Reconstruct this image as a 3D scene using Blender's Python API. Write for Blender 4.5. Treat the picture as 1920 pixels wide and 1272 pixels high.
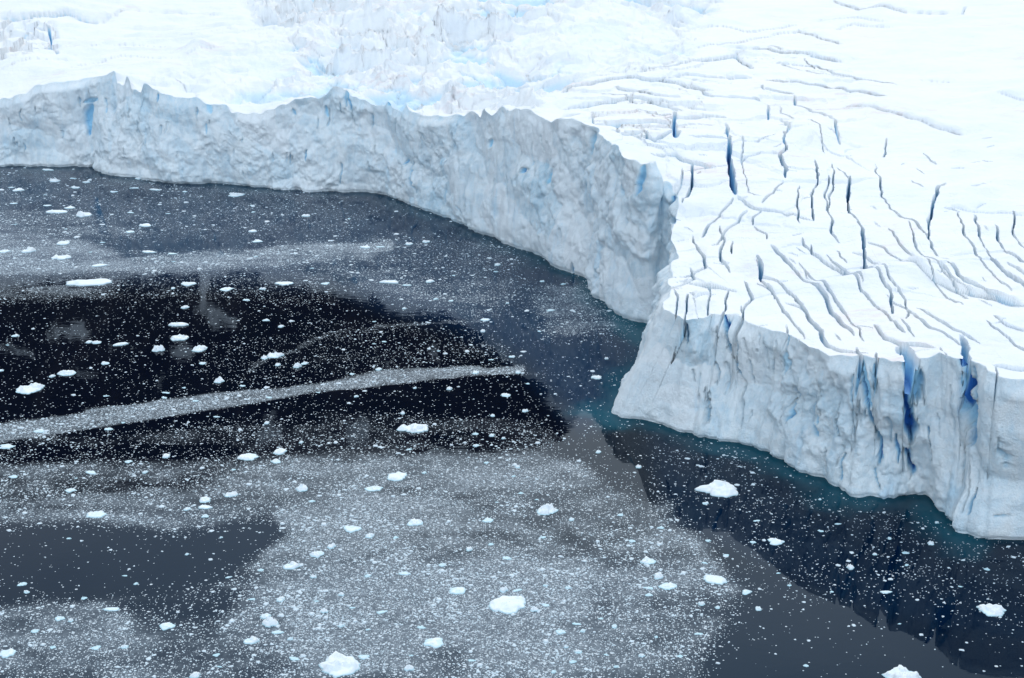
import bpy, math, random
import numpy as np
from mathutils import Vector

# ------------------------------------------------------------------ camera / world / sun
SC = bpy.context.scene
for o in list(bpy.data.objects): bpy.data.objects.remove(o)
COL = SC.collection
R = math.radians
F, PITCH, H = 2600.0, R(20.8), 150.0          # focal length in photo pixels, downward pitch, flying height
CP, SP = math.cos(PITCH), math.sin(PITCH)
cam = bpy.data.cameras.new("camera"); cam.lens = F / 1920 * 36; cam.sensor_width = 36
cam.clip_start = 1; cam.clip_end = 20000
co = bpy.data.objects.new("camera", cam); COL.objects.link(co)
co.location = (0, 0, H); co.rotation_euler = (math.pi / 2 - PITCH, 0, 0)
SC.camera = co
SC.render.resolution_x, SC.render.resolution_y = 1024, 678

SUN_EL, SUN_AZ = R(44), R(4)                 # azimuth from +Y (away from the camera), negative to the left
sdv = (math.sin(SUN_AZ) * math.cos(SUN_EL), math.cos(SUN_AZ) * math.cos(SUN_EL), math.sin(SUN_EL))
w = bpy.data.worlds.new("World"); SC.world = w; w.use_nodes = True
nt = w.node_tree; nt.nodes.clear()
def wn(t, **k):
    n = nt.nodes.new(t)
    for a, b in k.items(): setattr(n, a, b)
    return n
sky = wn('ShaderNodeTexSky'); sky.sky_type = 'NISHITA'; sky.sun_disc = False
sky.sun_elevation = SUN_EL; sky.sun_rotation = SUN_AZ
tc = wn('ShaderNodeTexCoord'); mp = wn('ShaderNodeMapping'); mp.inputs['Scale'].default_value = (1.6, 1.6, 4.0)
cn = wn('ShaderNodeTexNoise'); cn.inputs['Scale'].default_value = 2.2; cn.inputs['Detail'].default_value = 7; cn.inputs['Roughness'].default_value = .55
cr = wn('ShaderNodeValToRGB'); cr.color_ramp.elements[0].position = .36; cr.color_ramp.elements[1].position = .68
cr.color_ramp.elements[0].color = (6.9, 8.4, 9.9, 1); cr.color_ramp.elements[1].color = (9.9, 11.2, 12.6, 1)
mx = wn('ShaderNodeMix', data_type='RGBA'); mx.inputs[0].default_value = .88
bg = wn('ShaderNodeBackground'); bg.inputs['Strength'].default_value = .10
wo = wn('ShaderNodeOutputWorld')
L = nt.links.new
L(tc.outputs['Generated'], mp.inputs[0]); L(mp.outputs[0], cn.inputs['Vector']); L(cn.outputs['Fac'], cr.inputs[0])
sep = wn('ShaderNodeSeparateXYZ'); L(tc.outputs['Generated'], sep.inputs[0])
ov = wn('ShaderNodeMapRange'); ov.inputs[1].default_value = 0; ov.inputs[2].default_value = .75; ov.inputs[3].default_value = .70; ov.inputs[4].default_value = .62   # slightly dimmer overhead than at the horizon
L(sep.outputs[2], ov.inputs[0])
bk = wn('ShaderNodeMapRange'); bk.inputs[1].default_value = .3; bk.inputs[2].default_value = -.8; bk.inputs[3].default_value = 1.0; bk.inputs[4].default_value = 4.1  # sky behind the camera brightened to light the cliff faces
L(sep.outputs[1], bk.inputs[0]); pr = wn('ShaderNodeMath', operation='MULTIPLY'); L(ov.outputs[0], pr.inputs[0]); L(bk.outputs[0], pr.inputs[1])
vm = wn('ShaderNodeVectorMath', operation='SCALE'); L(cr.outputs[0], vm.inputs[0]); L(pr.outputs[0], vm.inputs['Scale'])
dt = wn('ShaderNodeVectorMath', operation='DOT_PRODUCT'); L(tc.outputs['Generated'], dt.inputs[0]); dt.inputs[1].default_value = sdv   # cloud glows round the veiled sun
pw = wn('ShaderNodeMath', operation='POWER'); mxz = wn('ShaderNodeMath', operation='MAXIMUM'); L(dt.outputs['Value'], mxz.inputs[0]); mxz.inputs[1].default_value = 0; L(mxz.outputs[0], pw.inputs[0]); pw.inputs[1].default_value = 9
au = wn('ShaderNodeMath', operation='MULTIPLY_ADD'); L(pw.outputs[0], au.inputs[0]); au.inputs[1].default_value = 3.4; au.inputs[2].default_value = .62
v2 = wn('ShaderNodeVectorMath', operation='SCALE'); L(vm.outputs[0], v2.inputs[0]); L(au.outputs[0], v2.inputs['Scale'])
L(sky.outputs[0], mx.inputs[6]); L(v2.outputs[0], mx.inputs[7]); L(mx.outputs[2], bg.inputs[0]); L(bg.outputs[0], wo.inputs[0])

sl = bpy.data.lights.new("sun", 'SUN'); sl.energy = 1.0; sl.angle = R(10); sl.color = (1, .90, .78)
so = bpy.data.objects.new("sun", sl); COL.objects.link(so)
sd = Vector((math.sin(SUN_AZ) * math.cos(SUN_EL), math.cos(SUN_AZ) * math.cos(SUN_EL), math.sin(SUN_EL)))
so.rotation_euler = sd.to_track_quat('Z', 'Y').to_euler()
SC.view_settings.view_transform = 'Standard'; SC.view_settings.look = 'None'
SC.view_settings.exposure = 0.04; SC.view_settings.gamma = 1
SC.cycles.diffuse_bounces = 6; SC.cycles.max_bounces = 10

# ------------------------------------------------------------------ maths
def ray(u, v):
    u = np.asarray(u, float); v = np.asarray(v, float)
    x = (u - 960) / F; y = -(v - 636) / F
    return np.stack([x + 0 * y, CP + y * SP + 0 * x, -SP + y * CP + 0 * x], -1)
def at_z(u, v, z=0.0):                          # the point of height z seen in photo pixel u, v
    d = ray(u, v); t = (np.asarray(z) - H) / d[..., 2]
    return np.stack([d[..., 0] * t, d[..., 1] * t, H + d[..., 2] * t], -1)
def proj(x, y, z):
    dz = z - H; dep = y * CP - dz * SP; up = y * SP + dz * CP
    return 960 + F * x / dep, 636 - F * up / dep
def hsh(*c, k=0):
    h = np.full(np.broadcast(*c).shape, (k * 374761393 + 987654321) & 0xffffffff, np.uint64)
    for i, a in enumerate(c):
        h = (h ^ (a.astype(np.int64).astype(np.uint64) & np.uint64(0xffffffff))) * np.uint64(0x9E3779B1 + 2 * i * 7919)
        h &= np.uint64(0xffffffff); h ^= h >> np.uint64(15)
    h = (h * np.uint64(0x85EBCA6B)) & np.uint64(0xffffffff); h ^= h >> np.uint64(13)
    h = (h * np.uint64(0xC2B2AE35)) & np.uint64(0xffffffff); h ^= h >> np.uint64(16)
    return h.astype(np.float64) / 4294967296.0
def vn(k, *p):                                  # value noise in 2 or 3 dimensions, -1..1
    i = [np.floor(a) for a in p]; f = [a - b for a, b in zip(p, i)]
    s = [a * a * a * (a * (a * 6 - 15) + 10) for a in f]; n = len(p); out = 0
    for m in range(2 ** n):
        wt = 1; cc = []
        for j in range(n):
            b = (m >> j) & 1; cc.append(i[j] + b); wt = wt * (s[j] if b else 1 - s[j])
        out = out + wt * hsh(*cc, k=k)
    return out * 2 - 1
def fbm(k, *p, o=4, g=.5):
    a, t, s = 1.0, 0.0, 0.0
    for q in range(o):
        t = t + a * vn(k + q * 17, *[c * 2.03 ** q + q * 3.7 for c in p]); s += a; a *= g
    return t / s * 1.6
def ridged(k, *p, o=3):
    a, t, s = 1.0, 0.0, 0.0
    for q in range(o):
        t = t + a * (1 - np.abs(vn(k + q * 13, *[c * 2.1 ** q for c in p])) * 2); s += a; a *= .5
    return t / s
def worley(k, x, y):                            # F1, F2, cell randoms and offset from the nearest seed
    ix, iy = np.floor(x), np.floor(y)
    f1 = np.full(x.shape, 9.); f2 = f1.copy(); r1 = 0 * x; r2 = 0 * x; r3 = 0 * x; ox = 0 * x; oy = 0 * x
    for dx in (-1, 0, 1):
        for dy in (-1, 0, 1):
            cx, cy = ix + dx, iy + dy
            px = cx + .1 + .8 * hsh(cx, cy, k=k); py = cy + .1 + .8 * hsh(cx, cy, k=k + 1)
            d = np.hypot(x - px, y - py); n = d < f1
            f2 = np.where(n, f1, np.minimum(f2, d)); f1 = np.where(n, d, f1)
            r1 = np.where(n, hsh(cx, cy, k=k + 2), r1); r2 = np.where(n, hsh(cx, cy, k=k + 3), r2); r3 = np.where(n, hsh(cx, cy, k=k + 4), r3)
            ox = np.where(n, x - px, ox); oy = np.where(n, y - py, oy)
    return f1, f2, r1, r2, r3, ox, oy
def facet(k, x, y, kk, A, tl):                   # smooth bowls that meet in sharp crests
    ix, iy = np.floor(x), np.floor(y); z = np.full(x.shape, 99.); r1 = 0 * x; z2 = z.copy()
    for dx in (-1, 0, 1):
        for dy in (-1, 0, 1):
            cx, cy = ix + dx, iy + dy
            ox = x - cx - .15 - .7 * hsh(cx, cy, k=k); oy = y - cy - .15 - .7 * hsh(cx, cy, k=k + 1)
            q = (hsh(cx, cy, k=k + 2) - .5) * A + kk * (ox * ox + oy * oy) + tl * ((hsh(cx, cy, k=k + 3) - .5) * ox + (hsh(cx, cy, k=k + 4) - .5) * oy)
            n = q < z; z2 = np.where(n, z, np.minimum(z2, q)); z = np.where(n, q, z); r1 = np.where(n, hsh(cx, cy, k=k + 5), r1)
    return z - kk * .3, r1, z2 - z
def ss(a, b, x):
    t = np.clip((x - a) / (b - a), 0, 1); return t * t * (3 - 2 * t)
def inpoly(x, y, P):
    r = np.zeros(x.shape, bool); n = len(P)
    for i in range(n):
        x1, y1 = P[i]; x2, y2 = P[(i + 1) % n]
        if y1 == y2: continue
        c = ((y1 > y) != (y2 > y)) & (x < (x2 - x1) * (y - y1) / (y2 - y1) + x1); r ^= c
    return r
def segdist(x, y, P, closed=False):             # distance to a polyline, side sign and arc position
    best = np.full(x.shape, 1e9); side = 0 * x; tt = 0 * x; acc = 0
    P = [np.asarray(p, float) for p in P]; n = len(P)
    for i in range(n if closed else n - 1):
        a, b = P[i], P[(i + 1) % n]; d = b - a; l = math.hypot(*d) + 1e-9
        t = np.clip(((x - a[0]) * d[0] + (y - a[1]) * d[1]) / l ** 2, 0, 1)
        q = np.hypot(x - a[0] - t * d[0], y - a[1] - t * d[1]); m = q < best
        nx, ny = -d[1] / l, d[0] / l
        if ny < 0: nx, ny = -nx, -ny
        best = np.where(m, q, best); side = np.where(m, (x - a[0]) * nx + (y - a[1]) * ny, side)
        tt = np.where(m, acc + t * l, tt); acc += l
    return best, side, tt, acc
def pmask(x, y, P, f):                          # soft polygon mask, feather f
    d = segdist(x, y, P, True)[0]; return ss(-f, f, np.where(inpoly(x, y, P), d, -d))

# ------------------------------------------------------------------ objects / meshes
def mesh(name, V, Q, mat, attrs=None, kind=None, smooth=False, tri=False):
    me = bpy.data.meshes.new(name); k = 3 if tri else 4
    V = np.ascontiguousarray(V, np.float32); Q = np.ascontiguousarray(Q, np.int32)
    me.vertices.add(len(V)); me.vertices.foreach_set('co', V.ravel())
    me.loops.add(Q.size); me.loops.foreach_set('vertex_index', Q.ravel())
    me.polygons.add(len(Q)); me.polygons.foreach_set('loop_start', np.arange(0, Q.size, k, dtype=np.int32))
    me.update(calc_edges=True)
    if smooth is True or smooth is False: me.validate()
    if smooth is not False: me.polygons.foreach_set('use_smooth', (np.ones(len(me.polygons), bool) if smooth is True else np.ascontiguousarray(smooth)))
    for a, v in (attrs or {}).items():
        at = me.attributes.new(a, 'FLOAT', 'POINT'); at.data.foreach_set('value', np.ascontiguousarray(v, np.float32))
    me.materials.append(mat)
    o = bpy.data.objects.new(name, me); COL.objects.link(o)
    if kind: o['kind'] = kind
    return o
class G:                                        # small node-graph helper
    def __init__(s, name):
        s.m = bpy.data.materials.new(name); s.m.use_nodes = True; s.t = s.m.node_tree; s.t.nodes.clear()
        s.out = s.t.nodes.new('ShaderNodeOutputMaterial')
    def n(s, t, **k):
        q = s.t.nodes.new(t)
        for a, b in k.items():
            if a.startswith('_'): setattr(q, a[1:], b)
            else: s.put(q.inputs[a.replace('__', ' ')], b)
        return q
    def put(s, i, b):
        if isinstance(b, bpy.types.NodeSocket): s.t.links.new(b, i)
        else: i.default_value = b
    def math(s, op, a, b=0.0, c=0.0, clamp=False):
        q = s.t.nodes.new('ShaderNodeMath'); q.operation = op; q.use_clamp = clamp
        for i, v in enumerate((a, b, c)): s.put(q.inputs[i], v)
        return q.outputs[0]
    def mix(s, f, a, b, mode='MIX'):
        q = s.t.nodes.new('ShaderNodeMix'); q.data_type = 'RGBA'; q.blend_type = mode
        s.put(q.inputs[0], f); s.put(q.inputs[6], a); s.put(q.inputs[7], b); return q.outputs[2]
    def attr(s, a):
        q = s.t.nodes.new('ShaderNodeAttribute'); q.attribute_name = a; return q.outputs['Fac']
    def noise(s, vec, sc, det=5, rough=.55, dist=0):
        q = s.t.nodes.new('ShaderNodeTexNoise'); s.put(q.inputs['Vector'], vec)
        q.inputs['Scale'].default_value = sc; q.inputs['Detail'].default_value = det
        q.inputs['Roughness'].default_value = rough; q.inputs['Distortion'].default_value = dist; return q.outputs['Fac']
    def mapr(s, v, a, b, c=0., d=1.):
        q = s.t.nodes.new('ShaderNodeMapRange'); q.interpolation_type = 'SMOOTHSTEP'
        for i, x in enumerate((v, a, b, c, d)): s.put(q.inputs[i], x)
        return q.outputs[0]
    def pos(s): return s.t.nodes.new('ShaderNodeNewGeometry').outputs['Position']
    def scale(s, vec, sc):
        q = s.t.nodes.new('ShaderNodeMapping'); s.put(q.inputs[0], vec); q.inputs['Scale'].default_value = sc; return q.outputs[0]
    def bump(s, h, dist, st=1., nrm=None):
        q = s.t.nodes.new('ShaderNodeBump'); s.put(q.inputs['Height'], h); q.inputs['Distance'].default_value = dist
        q.inputs['Strength'].default_value = st
        if nrm: s.put(q.inputs['Normal'], nrm)
        return q.outputs[0]
    def bsdf(s, **k):
        q = s.n('ShaderNodeBsdfPrincipled', **k); s.t.links.new(q.outputs[0], s.out.inputs[0]); return q

SNOW = (.855, .86, .865, 1); BLUE = (.40, .72, .93, 1); DEEP = (.02, .17, .58, 1)
def snow_material():
    g = G('glacier_snow'); p = g.pos()
    b = g.attr('blue')
    dust = g.mapr(g.noise(g.scale(p, (.02, .035, .03)), 1.0, 6, .6, .6), .53, .68)
    streak = g.mapr(g.noise(g.scale(p, (.10, .35, .2)), 1.0, 5, .65), .42, .66)
    c = g.mix(g.math('MULTIPLY', g.math('MULTIPLY', dust, streak), .85), SNOW, (.78, .695, .69, 1))
    c = g.mix(g.mapr(g.noise(g.scale(p, (.6, 1, 1)), .05, 6, .6), .42, .72, 0, .55), c, (.74, .79, .85, 1))
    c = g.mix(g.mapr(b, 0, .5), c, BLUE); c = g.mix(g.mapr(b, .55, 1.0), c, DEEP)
    h = g.math('ADD', g.noise(p, .5, 6, .6), g.math('MULTIPLY', g.noise(g.scale(p, (.25, 1., 1.)), .6, 4), .6))
    g.bsdf(Base__Color=c, Roughness=.75, Normal=g.bump(h, .6, .7)); return g.m
def cliff_material():
    g = G('cliff_ice'); p = g.pos(); b = g.attr('blue'); cr_ = g.attr('crust')
    n1 = g.noise(g.scale(p, (1, 1, .75)), .11, 7, .68, .7); n2 = g.noise(g.scale(p, (1, 1, .5)), .7, 6, .72, .4)
    ice = g.mix(g.mapr(n1, .38, .66), (.53, .71, .82, 1), (.80, .88, .915, 1))
    ice = g.mix(g.mapr(n2, .40, .70, 0, .4), ice, (.90, .92, .94, 1))
    ice = g.mix(g.math('MULTIPLY', cr_, .9), ice, (.90, .93, .95, 1))
    dirt = g.mapr(g.noise(g.scale(p, (.6, .6, .9)), .25, 6, .7), .57, .72, 0, .35)
    ice = g.mix(dirt, ice, (.62, .62, .62, 1))
    tint = g.mapr(g.noise(g.scale(p, (1, 1, .22)), .13, 4, .6), .56, .76, 0, .55)
    ice = g.mix(tint, ice, (.46, .72, .90, 1))
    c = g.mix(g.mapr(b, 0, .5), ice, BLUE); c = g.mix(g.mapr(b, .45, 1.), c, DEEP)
    v = g.n('ShaderNodeTexVoronoi', Vector=g.scale(p, (1, 1, .8)), Scale=.35); v.feature = 'F1'
    h = g.math('ADD', g.math('MULTIPLY', n2, 1.2), g.math('ADD', g.noise(p, 2.2, 5, .65), g.math('MULTIPLY', v.outputs['Distance'], .5)))
    g.bsdf(Base__Color=c, Roughness=.6, Normal=g.bump(h, .5, .8)); return g.m
def water_material():
    g = G('cold_water'); p = g.pos(); d = g.attr('slush'); sh = g.attr('foot')
    q = g.scale(p, (1., 1.15, 1))
    def specks(sc, lo, hi, k):                       # floating crumbs too small to be meshes: cells filled up to the local cover
        a = g.n('ShaderNodeTexVoronoi', Vector=q, Scale=sc); a.feature = 'F1'
        rnd = g.n('ShaderNodeSeparateColor'); g.put(rnd.inputs[0], a.outputs['Color'])
        on = g.math('LESS_THAN', rnd.outputs[0], g.math('MULTIPLY', d, k))
        rad = g.math('MULTIPLY_ADD', rnd.outputs[1], hi - lo, lo)
        return g.math('MULTIPLY', on, g.math('LESS_THAN', a.outputs['Distance'], rad))
    sp = g.math('MAXIMUM', specks(1.0, .12, .34, .55), specks(2.3, .2, .42, .8))
    film = g.math('MULTIPLY', g.mapr(g.noise(q, .7, 7, .8), .35, .68, .35, 1.), g.mapr(d, .22, .95, 0, .66))
    fac = g.math('MAXIMUM', sp, film)
    wv = g.math('ADD', g.noise(g.scale(p, (.5, 1.0, 1)), .5, 3, .5), g.math('MULTIPLY', g.noise(g.scale(p, (.6, 1, 1)), .06, 2), 1.5))
    base = g.mix(g.attr('refl_blue'), (.0002, .0016, .007, 1), (.003, .022, .062, 1)); base = g.mix(sh, base, (.003, .075, .110, 1))  # blue of the mirrored cliffs and sky painted into the water colour
    w1 = g.n('ShaderNodeBsdfPrincipled', Base__Color=base, Specular__Tint=(.3, .74, 1, 1), Roughness=.014, IOR=1.23, Normal=g.bump(wv, .05, .12))
    w2 = g.n('ShaderNodeBsdfPrincipled', Base__Color=g.mix(sp, (.35, .415, .47, 1), (.60, .67, .72, 1)), Roughness=.6)
    m = g.n('ShaderNodeMixShader'); g.put(m.inputs[0], g.math('MULTIPLY', fac, .9)); g.put(m.inputs[1], w1.outputs[0]); g.put(m.inputs[2], w2.outputs[0])
    g.t.links.new(m.outputs[0], g.out.inputs[0]); return g.m
def floe_material(name, base, low):
    g = G(name); p = g.pos(); sx = g.n('ShaderNodeSeparateXYZ'); g.put(sx.inputs[0], p)
    c = g.mix(g.mapr(sx.outputs[2], .0, .35), low, base)
    c = g.mix(g.mapr(g.noise(p, .8, 5, .6), .45, .7, 0, .5), c, (.68, .80, .88, 1))
    g.bsdf(Base__Color=c, Roughness=.55, Normal=g.bump(g.noise(p, 1.6, 5, .65), .35, .6)); return g.m
def rock_material():
    g = G('mountain_rock_and_snow'); p = g.pos(); a = g.attr('rock')
    n = g.noise(g.scale(p, (1, 1, .5)), .012, 8, .65, .5)
    rock = g.mix(g.mapr(n, .35, .7), (.006, .007, .009, 1), (.022, .023, .027, 1))
    n2 = g.noise(g.scale(p, (1, 1, .35)), .035, 7, .7, .3)
    m = g.math('ADD', a, g.math('MULTIPLY', g.math('SUBTRACT', n2, .5), 1.5))
    c = g.mix(g.mapr(m, .44, .56), (.82, .86, .90, 1), rock)
    g.bsdf(Base__Color=c, Roughness=.85, Normal=g.bump(n, 12, .6)); return g.m
M_SNOW, M_CLIFF, M_WATER, M_ROCK = snow_material(), cliff_material(), water_material(), rock_material()
M_FLOE = floe_material('floating_ice', (.86, .90, .93, 1), (.45, .70, .78, 1))
M_BRASH = floe_material('brash_ice', (.74, .79, .83, 1), (.62, .72, .78, 1))

# ------------------------------------------------------------------ glacier front: foot pixel, rim pixel
ST = [(-900,300,-930,205),(-500,305,-520,212),(-200,308,-225,220),(-100,309,-118,212),(0,310,-16,192),(30,310,14,184),(60,311,44,176),(90,310,74,158),(120,311,105,152),(150,312,136,148),
 (185,312,172,142),(200,324,213,134),(212,327,219,158),(225,328,232,162),(236,330,238,145),(252,331,248,172),(268,332,262,176),(280,334,272,160),(300,338,292,170),
 (322,340,315,178),(345,341,340,182),(375,343,366,180),(405,345,395,196),(430,346,420,194),(442,348,434,212),(470,350,462,215),(495,352,487,214),(515,353,508,205),
 (540,354,533,196),(565,355,560,184),(590,356,586,178),(612,357,607,176),(632,358,628,164),(652,359,648,162),(668,360,665,178),(690,362,686,180),(712,365,710,192),(735,369,733,178),
 (752,375,750,196),(775,384,775,208),(800,394,800,214),(830,402,830,216),(860,412,862,210),(885,424,890,206),(905,436,912,202),(930,448,940,199),(955,459,968,200),(980,468,990,203),
 (1005,476,1010,218),(1025,486,1030,228),(1048,500,1052,224),(1070,505,1075,226),(1090,510,1098,230),(1108,518,1114,238),(1125,528,1124,254),(1131,548,1140,268),(1145,568,1156,272),(1165,584,1172,290),(1185,598,1190,300),(1212,607,1224,304),
 (1240,606,1236,345),(1268,604,1270,374),(1270,625,1273,420),(1255,655,1264,465),(1215,700,1255,520),(1165,758,1243,562),(1150,775,1240,582),
 (1172,781,1262,592),(1210,788,1286,600),(1250,797,1312,598),(1300,808,1345,587),(1350,820,1388,591),(1400,830,1422,611),(1425,838,1450,620),(1452,848,1476,626),(1485,868,1508,652),
 (1520,890,1548,672),(1560,908,1584,674),(1595,924,1618,671),(1650,929,1650,678),(1690,931,1700,688),(1722,934,1735,678),(1745,948,1765,668),(1768,968,1788,676),(1795,988,1822,678),(1820,996,1848,700),
 (1860,998,1885,712),(1920,1002,1945,718),(2020,1012,2045,726),(2150,1030,2180,735),(2400,1080,2450,760),(2900,1150,3000,800)]
ST = np.array(ST, float)
BOT = at_z(ST[:, 0], ST[:, 1], 0.)
BD = np.hypot(BOT[:, 0], BOT[:, 1])
dr = ray(ST[:, 2], ST[:, 3]); dh = np.hypot(dr[:, 0], dr[:, 1])
TD = BD + 1.5
TOP = np.stack([dr[:, 0] / dh * TD, dr[:, 1] / dh * TD, H + dr[:, 2] / dh * TD], -1)
NF = len(ST) - 32                               # from the headland on, even the rim height out along the wall
zz = np.convolve(np.pad(TOP[:, 2], 4, mode='edge'), np.ones(9) / 9, 'valid'); zz[:NF] = TOP[:NF, 2]; zz = .8 * zz + .2 * TOP[:, 2]
TOP[NF:] = at_z(ST[NF:, 2], ST[NF:, 3], zz[NF:])

def zbase(x, y):
    x = np.asarray(x, float); y = np.asarray(y, float); sh = x.shape; x = x.ravel(); y = y.ravel()
    num = 0; den = 0; dm = np.full(x.shape, 1e9)
    for i in range(len(TOP)):
        d = np.hypot(x - TOP[i, 0], y - TOP[i, 1]); w_ = 1 / (d + .8) ** 2.6
        num = num + w_ * TOP[i, 2]; den = den + w_; dm = np.minimum(dm, d)
    az = x / np.maximum(y, 1)
    sl_ = .028 + .065 * np.exp(-((az - .0) / .14) ** 2) + .025 * ss(.1, .35, az)
    z = num / den + sl_ * dm * ss(0, 30, dm)
    return z.reshape(sh), dm.reshape(sh)
def on_glacier(u, v):                           # pixel -> glacier surface
    u = np.asarray(u, float); v = np.asarray(v, float); z = np.full(u.shape, 40.)
    for _ in range(8):
        p = at_z(u, v, z); z = .5 * z + .5 * zbase(p[..., 0], p[..., 1])[0]
    return at_z(u, v, z)

# crevasses: pixels, half width (m), depth (m), raised far lip (m)
CR = [([(1527,303),(1531,340),(1526,367),(1527,417)],.55,9,.3),([(1593,325),(1592,367),(1595,397),(1605,413)],.8,12,.3),
 ([(1605,413),(1616,433),(1621,464),(1618,491),(1620,508),(1645,531),(1669,552),(1670,592)],.75,10,.8),([(1640,300),(1648,327),(1652,367),(1668,387),(1680,403),(1707,417),(1740,452)],.5,6,.3),
 ([(1773,340),(1747,383),(1742,420),(1740,454),(1757,481),(1777,511),(1807,535),(1855,552),(1935,568)],.75,8,.9),([(1828,405),(1831,427),(1843,467),(1861,491),(1888,515),(1930,545)],.7,8,.8),
 ([(1866,425),(1870,437),(1888,471),(1925,503)],.7,8,.9),([(1501,450),(1503,462),(1530,481),(1571,508),(1605,528),(1621,545)],.55,6,.8),
 ([(1442,464),(1456,484),(1483,511),(1517,535),(1547,559),(1571,603),(1605,633)],.7,9,.8),([(1415,491),(1429,525),(1456,537),(1496,565),(1517,599),(1534,623),(1557,653),(1584,662),(1635,665)],.7,9,.6),
 ([(1638,608),(1665,636),(1703,653),(1753,660)],.6,5,1.0),([(1719,576),(1753,603),(1787,623),(1834,640)],.5,5,.5),([(1625,457),(1652,467),(1679,488),(1703,506)],.4,4,.5),
 ([(1678,508),(1720,520),(1800,545),(1925,566)],.3,2,2.4),([(1304,437),(1310,464),(1324,486),(1332,508),(1280,521)],.6,7,.6),([(1376,454),(1373,481)],.5,6,.2),
 ([(1408,420),(1415,427),(1432,440),(1435,452)],.5,6,.4),([(1287,530),(1331,537),(1366,545)],.35,4,.3),([(1366,545),(1362,565),(1358,606)],.5,5,0),([(1285,556),(1287,625)],.42,5,0),([(1686,650),(1704,668),(1712,690),(1722,735)],1.45,8,.4),([(1796,632),(1808,652),(1811,690),(1816,745)],1.0,9,0),([(1612,655),(1620,672),(1626,725)],.8,7,0),([(1648,662),(1646,715)],.6,6,0),([(1868,690),(1872,735)],.5,4,.2),([(1762,655),(1776,676)],.6,4,.3),([(1860,690),(1900,694),(1940,690)],.6,3,1.4),([(1392,576),(1394,612)],.35,3.5,0),([(1478,612),(1479,650)],.3,2,0),([(1422,538),(1451,559),(1452,569)],.5,5,.5),
 ([(1363,233),(1370,260),(1372,310),(1378,367)],1.15,13,.5),([(1373,370),(1333,417),(1322,440)],.6,7,.4),([(1462,222),(1483,247),(1470,267),(1470,287),(1460,293),(1473,313),(1473,332)],.98,11,.8),
 ([(1380,370),(1423,393),(1480,407),(1527,417)],.7,7,.9),([(1470,337),(1427,383)],.5,5,.5),([(1425,393),(1408,410),(1407,420)],.6,8,0),([(1490,180),(1493,197),(1540,213),(1567,233),(1577,267)],.9,9,.5),
 ([(1428,157),(1430,167),(1490,178)],.8,8,1.),([(1312,168),(1340,182),(1413,183),(1440,193),(1437,222)],.9,9,1.2),([(1280,204),(1300,203),(1360,205)],.5,5,1.2),([(1250,222),(1280,222),(1363,218)],.7,7,1.6),
 ([(1250,142),(1345,145),(1410,143)],.8,6,1.8),([(1180,128),(1280,117),(1380,107),(1413,133)],.6,4,2.4),([(1350,92),(1420,93),(1480,107),(1587,117)],.6,4,2.4),([(1433,147),(1500,158),(1563,167),(1667,187)],.6,5,1.),
 ([(1413,125),(1480,126),(1533,127),(1563,143),(1633,150),(1680,158)],.6,5,.7),([(1280,323),(1360,312),(1383,313)],.4,4,.2),([(1664,252),(1657,287)],.5,4,.2),([(1570,307),(1593,333)],.5,5,0),
 ([(1580,200),(1640,212),(1707,227),(1810,253)],.4,1,2.0),([(1040,166),(1110,156),(1173,145),(1280,160),(1340,170)],.7,5,2.4),([(1153,166),(1220,183),(1280,187)],.7,5,1.8),([(1053,203),(1120,196),(1187,187),(1280,207)],.7,5,2.0),
 ([(1047,222),(1113,218),(1117,232)],.7,7,1.6),([(1117,232),(1170,230),(1227,230),(1262,236)],1.0,10,1.4),([(1157,233),(1160,248),(1207,248),(1212,262)],.9,9,1.2),([(1187,250),(1227,267),(1267,247)],.9,9,1.2),
 ([(1263,207),(1264,236),(1268,262)],1.3,11,0),([(1220,287),(1267,290),(1300,310),(1340,318)],.8,8,1.),([(1300,262),(1330,262),(1372,268)],.9,8,1.),([(1300,310),(1290,345),(1275,375)],.8,9,.4),
 ([(1380,268),(1420,272),(1455,262)],.4,4,.3),([(1385,300),(1430,290),(1460,293)],.4,4,.5),([(1560,0),(1620,22),(1700,33),(1800,28),(1815,12)],.6,2,2.6),([(1520,44),(1570,40),(1660,46)],.5,1,2.0),
 ([(1560,62),(1600,52),(1680,58)],.5,1,1.8),([(1440,70),(1500,62),(1580,85)],.5,2,1.8),([(1310,55),(1400,65),(1500,50)],.5,2,1.6),([(1300,90),(1400,78),(1450,70)],.5,2,1.5),
 ([(1290,550),(1300,575),(1345,560)],.2,1,.8),([(1725,150),(1790,152)],.3,1,.8),([(1860,185),(1925,192)],.3,1,1.2),([(1530,262),(1580,288),(1600,285)],.2,.6,1.2),
 ([(1780,395),(1840,400),(1925,412)],.2,.5,1.2),([(1500,640),(1540,672)],.4,4,.2),([(1568,470),(1590,500)],.3,3,.2),([(1690,600),(1715,640)],.4,4,.4),([(1855,590),(1890,610),(1935,620)],.3,2,.9),
 ([(0,62),(60,57),(130,47),(190,50)],1.,3,4.5),([(190,50),(240,32),(330,26),(420,33)],.5,1,2.6),([(110,100),(200,85),(330,92)],.3,1,1.),([(120,128),(230,108),(330,112),(420,98)],.3,1,1.1),([(330,75),(420,62),(520,70)],.3,1,1.),
 ([(0,145),(60,130),(140,118)],.3,1,1.6),([(300,140),(330,150),(352,165)],.35,2,.4),([(490,8),(590,14)],.3,1,1.2),([(40,70),(90,66),(100,95),(110,110)],1.2,6,1.)]
JIT = 5
CR2 = []
rc = random.Random(3)
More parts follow.
